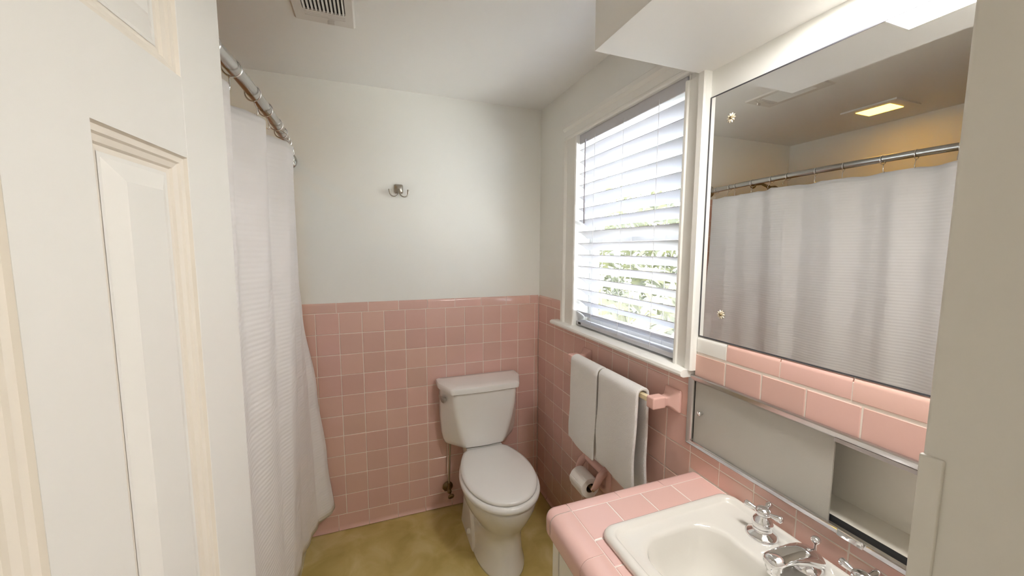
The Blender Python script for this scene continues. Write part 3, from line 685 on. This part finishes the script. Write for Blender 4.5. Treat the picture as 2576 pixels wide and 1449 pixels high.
# ------------------------------------------------------------------ ceiling register
cv = empty('ceiling_vent', (-.13, 1.43, ZC), 'white metal louvred register in the ceiling', 'vent')
vx0, vx1, vy0, vy1 = -.228, -.030, 1.262, 1.598
ix0, ix1, iy0, iy1 = -.193, -.060, 1.325, 1.523
zt = ZC-.007
m = MB()
rgo = rrect((vx0+vx1)/2, (vy0+vy1)/2, (vx1-vx0)/2, (vy1-vy0)/2, .002, ZC, 1); rg2 = rrect((vx0+vx1)/2, (vy0+vy1)/2, (vx1-vx0)/2-.006, (vy1-vy0)/2-.006, .002, zt, 1)
rg3 = rrect((ix0+ix1)/2, (iy0+iy1)/2, (ix1-ix0)/2, (iy1-iy0)/2, .006, zt, 1); rg4 = rrect((ix0+ix1)/2, (iy0+iy1)/2, (ix1-ix0)/2, (iy1-iy0)/2, .006, ZC-.0005, 1)
obj('frame', m.loft([rgo, rg2, rg3, rg4], False, False), 'vent_metal', cv, 30)
obj('throat_shade', MB().box(ix0, ix1, iy0, iy1, ZC-.0012, ZC-.0004), 'black', cv)  # flat black panel in place of the dark depth behind the louvres
lm = MB(); a = math.radians(38)
lm.loft([[(-.0065, -.001), (.0065, .004)] and [(x*math.cos(a)-z*math.sin(a), y, x*math.sin(a)+z*math.cos(a)) for x, z in ((-.0036, -.0005), (.0036, -.0005), (.0036, .0005), (-.0036, .0005))] for y in (-(iy1-iy0)/2, (iy1-iy0)/2)])
lme = mesh_of('louvre', lm, 'vent_metal')
nl = 11
for k in range(nl): inst('louvre', lme, cv, (ix0+(ix1-ix0)*(k+.5)/nl, (iy0+iy1)/2, zt+.0015))
for k in range(3): obj('rib', MB().box(ix0+.004, ix1-.002, 1.532+.010*k, 1.536+.010*k, zt-.0015, zt), 'vent_metal', cv)
obj('lever', MB().box(-.120, -.098, 1.566, 1.572, zt-.012, zt), 'vent_metal', cv, bevel=.001)

# ------------------------------------------------------------------ tub, rod, curtain
tu = empty('bathtub', (-.76, 1.33, 0), 'white enamel bathtub behind the shower curtain', 'bathtub')
tcx, tcy, thx, thy = (XL+XT)/2, (.56+YB)/2, (XT-XL)/2-.001, (YB-.56)/2-.004
rg = [rrect(tcx, tcy, thx, thy, .006, .0, 6), rrect(tcx, tcy, thx, thy, .006, .35, 6), rrect(tcx, tcy, thx-.006, thy-.006, .01, .365, 6), rrect(tcx, tcy, thx-.055, thy-.06, .08, .365, 6), rrect(tcx, tcy, thx-.07, thy-.08, .08, .35, 6), rrect(tcx, tcy, thx-.10, thy-.14, .1, .10, 6), rrect(tcx, tcy, thx-.16, thy-.22, .1, .06, 6)]
obj('basin', MB().loft(rg, True, True), 'tub_enamel', tu, 35)

def lerp_list(L_, v):
    if v <= L_[0][0]: return L_[0][1]
    for (a, x), (b, y) in zip(L_, L_[1:]):
        if v <= b:
            t = (v-a)/(b-a); t = t*t*(3-2*t); return x+(y-x)*t
    return L_[-1][1]
RODZ = 1.925
def rodx(y):
    t = (y-1.33)/.775; return -.285-.075*t*t*abs(t)**.5
rd = empty('shower_curtain_rod', (-.30, 1.33, RODZ), 'curved chrome shower curtain rod with round wall flanges', 'curtain rod')
pts = [(rodx(.562+(YB-.564)*k/40), .562+(YB-.564)*k/40, RODZ) for k in range(41)]
obj('tube', MB().tube(pts, .016, 18), 'rod_metal', rd, 60)
for y, s in ((YB-.0005, -1), (.5605, 1)):
    obj('flange', MB().lathe((rodx(y), y, RODZ), (0, s, 0), [(.040, 0), (.041, .010), (.035, .018), (.024, .024), (.019, .036)], 24), 'rod_metal', rd, 40)
TOPZ = 1.868
fold = [(.60, .0), (.68, .025), (.76, -.03), (.85, .02), (.93, -.02), (1.02, .012), (1.09, -.018), (1.16, -.036), (1.265, .018), (1.33, .002), (1.42, -.018), (1.50, .034), (1.555, .040), (1.66, -.012), (1.75, .005), (1.83, -.008), (1.90, .012), (1.99, .004), (2.055, .0)]
lowx = [(.60, -.320), (.8, -.325), (1.0, -.318), (1.2, -.33), (1.45, -.318), (1.65, -.332), (1.8, -.328), (1.9, -.318), (1.97, -.285), (2.03, -.228), (2.065, -.222)]
edgez = [(.1, 0.), (.45, .22), (.8, .46), (1.2, .82), (1.5, .97), (1.9, 1.)]       # how far the end keeps to its hanging line
HEM = .135
NY, NZ = 230, 44
q = MB(); rings = []
for i in range(NZ+1):
    row = []
    for j in range(NY+1):
        v = j/NY; y = .60+(2.058-.60)*v
        scal = .005*abs(math.sin(PI*(y-.60)/.121))          # droop between rings
        zt_ = TOPZ-scal; zb_ = HEM+.010*math.sin(y*9)+(.035*max(0, (y-1.85)/.2) if y > 1.85 else 0)
        t = i/NZ; z = zb_+(zt_-zb_)*t
        xt = rodx(y)+lerp_list(fold, y); xl = lerp_list(lowx, y)+.006*math.sin(y*34)
        w = lerp_list(edgez, z) if y > 1.85 else (t**.8)
        if 1.75 < y <= 1.85: a = (y-1.75)/.1; w = (t**.8)*(1-a)+lerp_list(edgez, z)*a
        elif y > 1.85: w = lerp_list(edgez, z)
        x = xl+(xt-xl)*w
        row.append((x, y, z))
    rings.append(row)
q.loft(rings, False, False, False)
cu = obj('shower_curtain', q, 'curtain', None, 180)
md = cu.modifiers.new('thick', 'SOLIDIFY'); md.thickness = .0018; md.offset = 0
tag(cu, 'white ribbed fabric shower curtain hanging in front of tub', 'curtain')
ry = [2.02, 1.90, 1.85, 1.722, 1.597, 1.502, 1.36, 1.235, 1.083, .971, .847, .72]
rn = ['nearest the back wall', 'second from the back wall', 'third from the back wall', 'fourth from the back wall', 'fifth from the back wall', 'sixth from the back wall', 'seventh from the back wall', 'eighth from the back wall', 'ninth from the back wall', 'tenth from the back wall', 'eleventh from the back wall', 'twelfth and last from the back wall']
rot = Matrix.Rotation(PI/2, 3, 'X')
rgm = MB().torus((0, 0, 0), .0205, .0019, rot, 28, 6)
ring_me = mesh_of('loop', rgm, 'chrome', 180)
hm = MB().tube([(0, 0, -.0185), (.004, 0, -.028), (.009, 0, -.042), (.010, 0, -.052), (.006, 0, -.058), (.001, 0, -.054)], .0016, 6)
hook_me = mesh_of('hook', hm, 'chrome', 180)
for y, nm in zip(ry, rn):
    x = rodx(y); e_ = empty('curtain_ring', (x, y, RODZ-.004), 'thin chrome curtain ring on the shower rod, '+nm, 'curtain ring', 'chrome curtain rings on the shower rod')
    tl_ = random.uniform(-.25, .25); fx = lerp_list(fold, y)
    e_.rotation_euler = (0, 0, tl_)
    for nme, me_ in (('loop', ring_me), ('hook', hook_me)):
        o = bpy.data.objects.new(nme, me_); COL.objects.link(o); o.parent = e_; o.location = (0, 0, 0)
        if nme == 'hook': o.rotation_euler = (0, math.atan2(-fx, .05) if abs(fx) > .01 else 0, 0)
# shower head on the back wall above the tub
sh = empty('wall_shower', (-.78, YB, 1.96), 'aged brass shower arm and head above the curtain, seen in mirror', 'shower')
obj('flange', MB().lathe((-.80, PY, 2.005), (0, -1, 0), [(.032, 0), (.030, .006), (.014, .012)], 20), 'old_brass', sh, 50)
obj('arm', MB().tube([(-.80, PY, 2.005), (-.80, PY-.07, 2.0), (-.80, PY-.12, 1.97)], .010, 12), 'old_brass', sh, 60)
obj('head', MB().lathe((-.80, PY-.115, 1.975), (0, -.75, -.66), [(.012, 0), (.014, .02), (.034, .045), (.036, .06), (.0, .062)], 20), 'old_brass', sh, 50)

# ------------------------------------------------------------------ door
ang = math.radians(5.1)
d1 = empty('door_1', (-.265, .105, .008), 'cream panelled door standing open at the left', 'door', kind='structure', rz=PI/2-ang)
DW, DT, DH = .631, .035, 2.02
# local: x from hinge to free edge, y = 0 face towards the basin is -y, z up
def dbox(x0, x1, z0, z1, y0=0, y1=DT): return MB().box(x0, x1, y0, y1, z0, z1)
sA = [(.117, .273), (.358, .514)]
zP = [(.23, .80), (.925, 1.614), (1.713, 1.915)]
obj('stile', dbox(0, .117, 0, DH), 'door_paint', d1, bevel=.0015, local=True); obj('stile', dbox(.514, DW, 0, DH), 'door_paint', d1, bevel=.0015, local=True)
for z0, z1 in zP: obj('mullion', dbox(.273, .358, z0, z1), 'door_paint', d1, local=True)
for z0, z1 in ((0, .23), (.80, .925), (1.614, 1.713), (1.915, DH)): obj('rail', dbox(.117, .514, z0, z1), 'door_paint', d1, local=True)
for x0, x1 in sA:
    for z0, z1 in zP:
        def rr(i, y): return [(x0+i, y, z0+i), (x1-i, y, z0+i), (x1-i, y, z1-i), (x0+i, y, z1-i)]
        rf = [rr(0, .0005), rr(.002, .004), rr(.008, .005), rr(.010, .0075), rr(.016, .0095), rr(.018, .0125), rr(.024, .013)]
        obj('moulding', MB().loft(rf, False, False).loft([[(a, DT-b, c) for a, b, c in r] for r in rf], False, False), 'moulding_paint_shaded', d1, local=True)
        rp = [rr(.0235, .0125), rr(.028, .0125), rr(.046, .0055), rr(.048, .0045)]
        pnl = obj('panel', MB().loft(rp, False, True).loft([[(a, DT-b, c) for a, b, c in r] for r in rp], False, True), 'door_paint', d1, local=True)
for s, y in ((-1, 0), (1, DT)):
    obj('knob', MB().lathe((DW-.06, y, .90), (0, s, 0), [(.028, 0), (.028, .004), (.010, .010), (.010, .022), (.022, .030), (.026, .042), (.022, .052), (0, .056)], 20), 'brass', d1, 50, local=True)
for z in (.2, 1.0, 1.8): obj('hinge', MB().tube([(-.006, -.004, z), (-.006, -.004, z+.09)], .006, 10), 'brass', d1, local=True)

# ------------------------------------------------------------------ garden outside the window
tag(obj('ground', MB().box(PX+.13, 9, -4, 12, -.35, -.3), 'ground'), 'unseen ground outside the window, made pale to bounce sunlight indoors', 'ground', kind='structure')  # unseen ground, kept pale to bounce sun up through the blind
def hedge(name, n, x0, x1, y0, y1, z0, z1, size, m, seed, label):
    r = random.Random(seed); q = MB()
    for _ in range(n):
        y = r.uniform(y0, y1); x = x0+(x1-x0)*r.random()**1.6; top = z1-.35*abs(math.sin(y*1.9+seed))-.15*r.random()
        z = z0+(top-z0)*r.random(); c = Vector((x, y, z))
        d = Vector((r.uniform(-1, .4), r.uniform(-1, 1), r.uniform(-.4, 1))).normalized(); s = d.cross(Vector((r.uniform(-1, 1), r.uniform(-1, 1), r.uniform(-1, 1)))).normalized()
        L_ = size*r.uniform(.6, 1.3); w = L_*r.uniform(.10, .2); dn = Vector((0, 0, -L_*.25))
        q.add([c, c+d*L_*.5+s*w, c+d*L_+dn, c+d*L_*.5-s*w], [(0, 1, 2, 3)])
    o = obj(name, q, m); tag(o, label, 'hedge', kind='stuff'); return o
hedge('garden_hedge', 9000, 3.0, 4.0, .2, 8.5, -.3, 2.5, .20, 'leaf', 1, 'sunlit green garden hedge beyond the window')
hedge('garden_shrub', 2600, 2.0, 2.6, 1.0, 5.5, -.3, 1.35, .26, 'leaf_pale', 2, 'pale long-leaved shrub close outside the window')
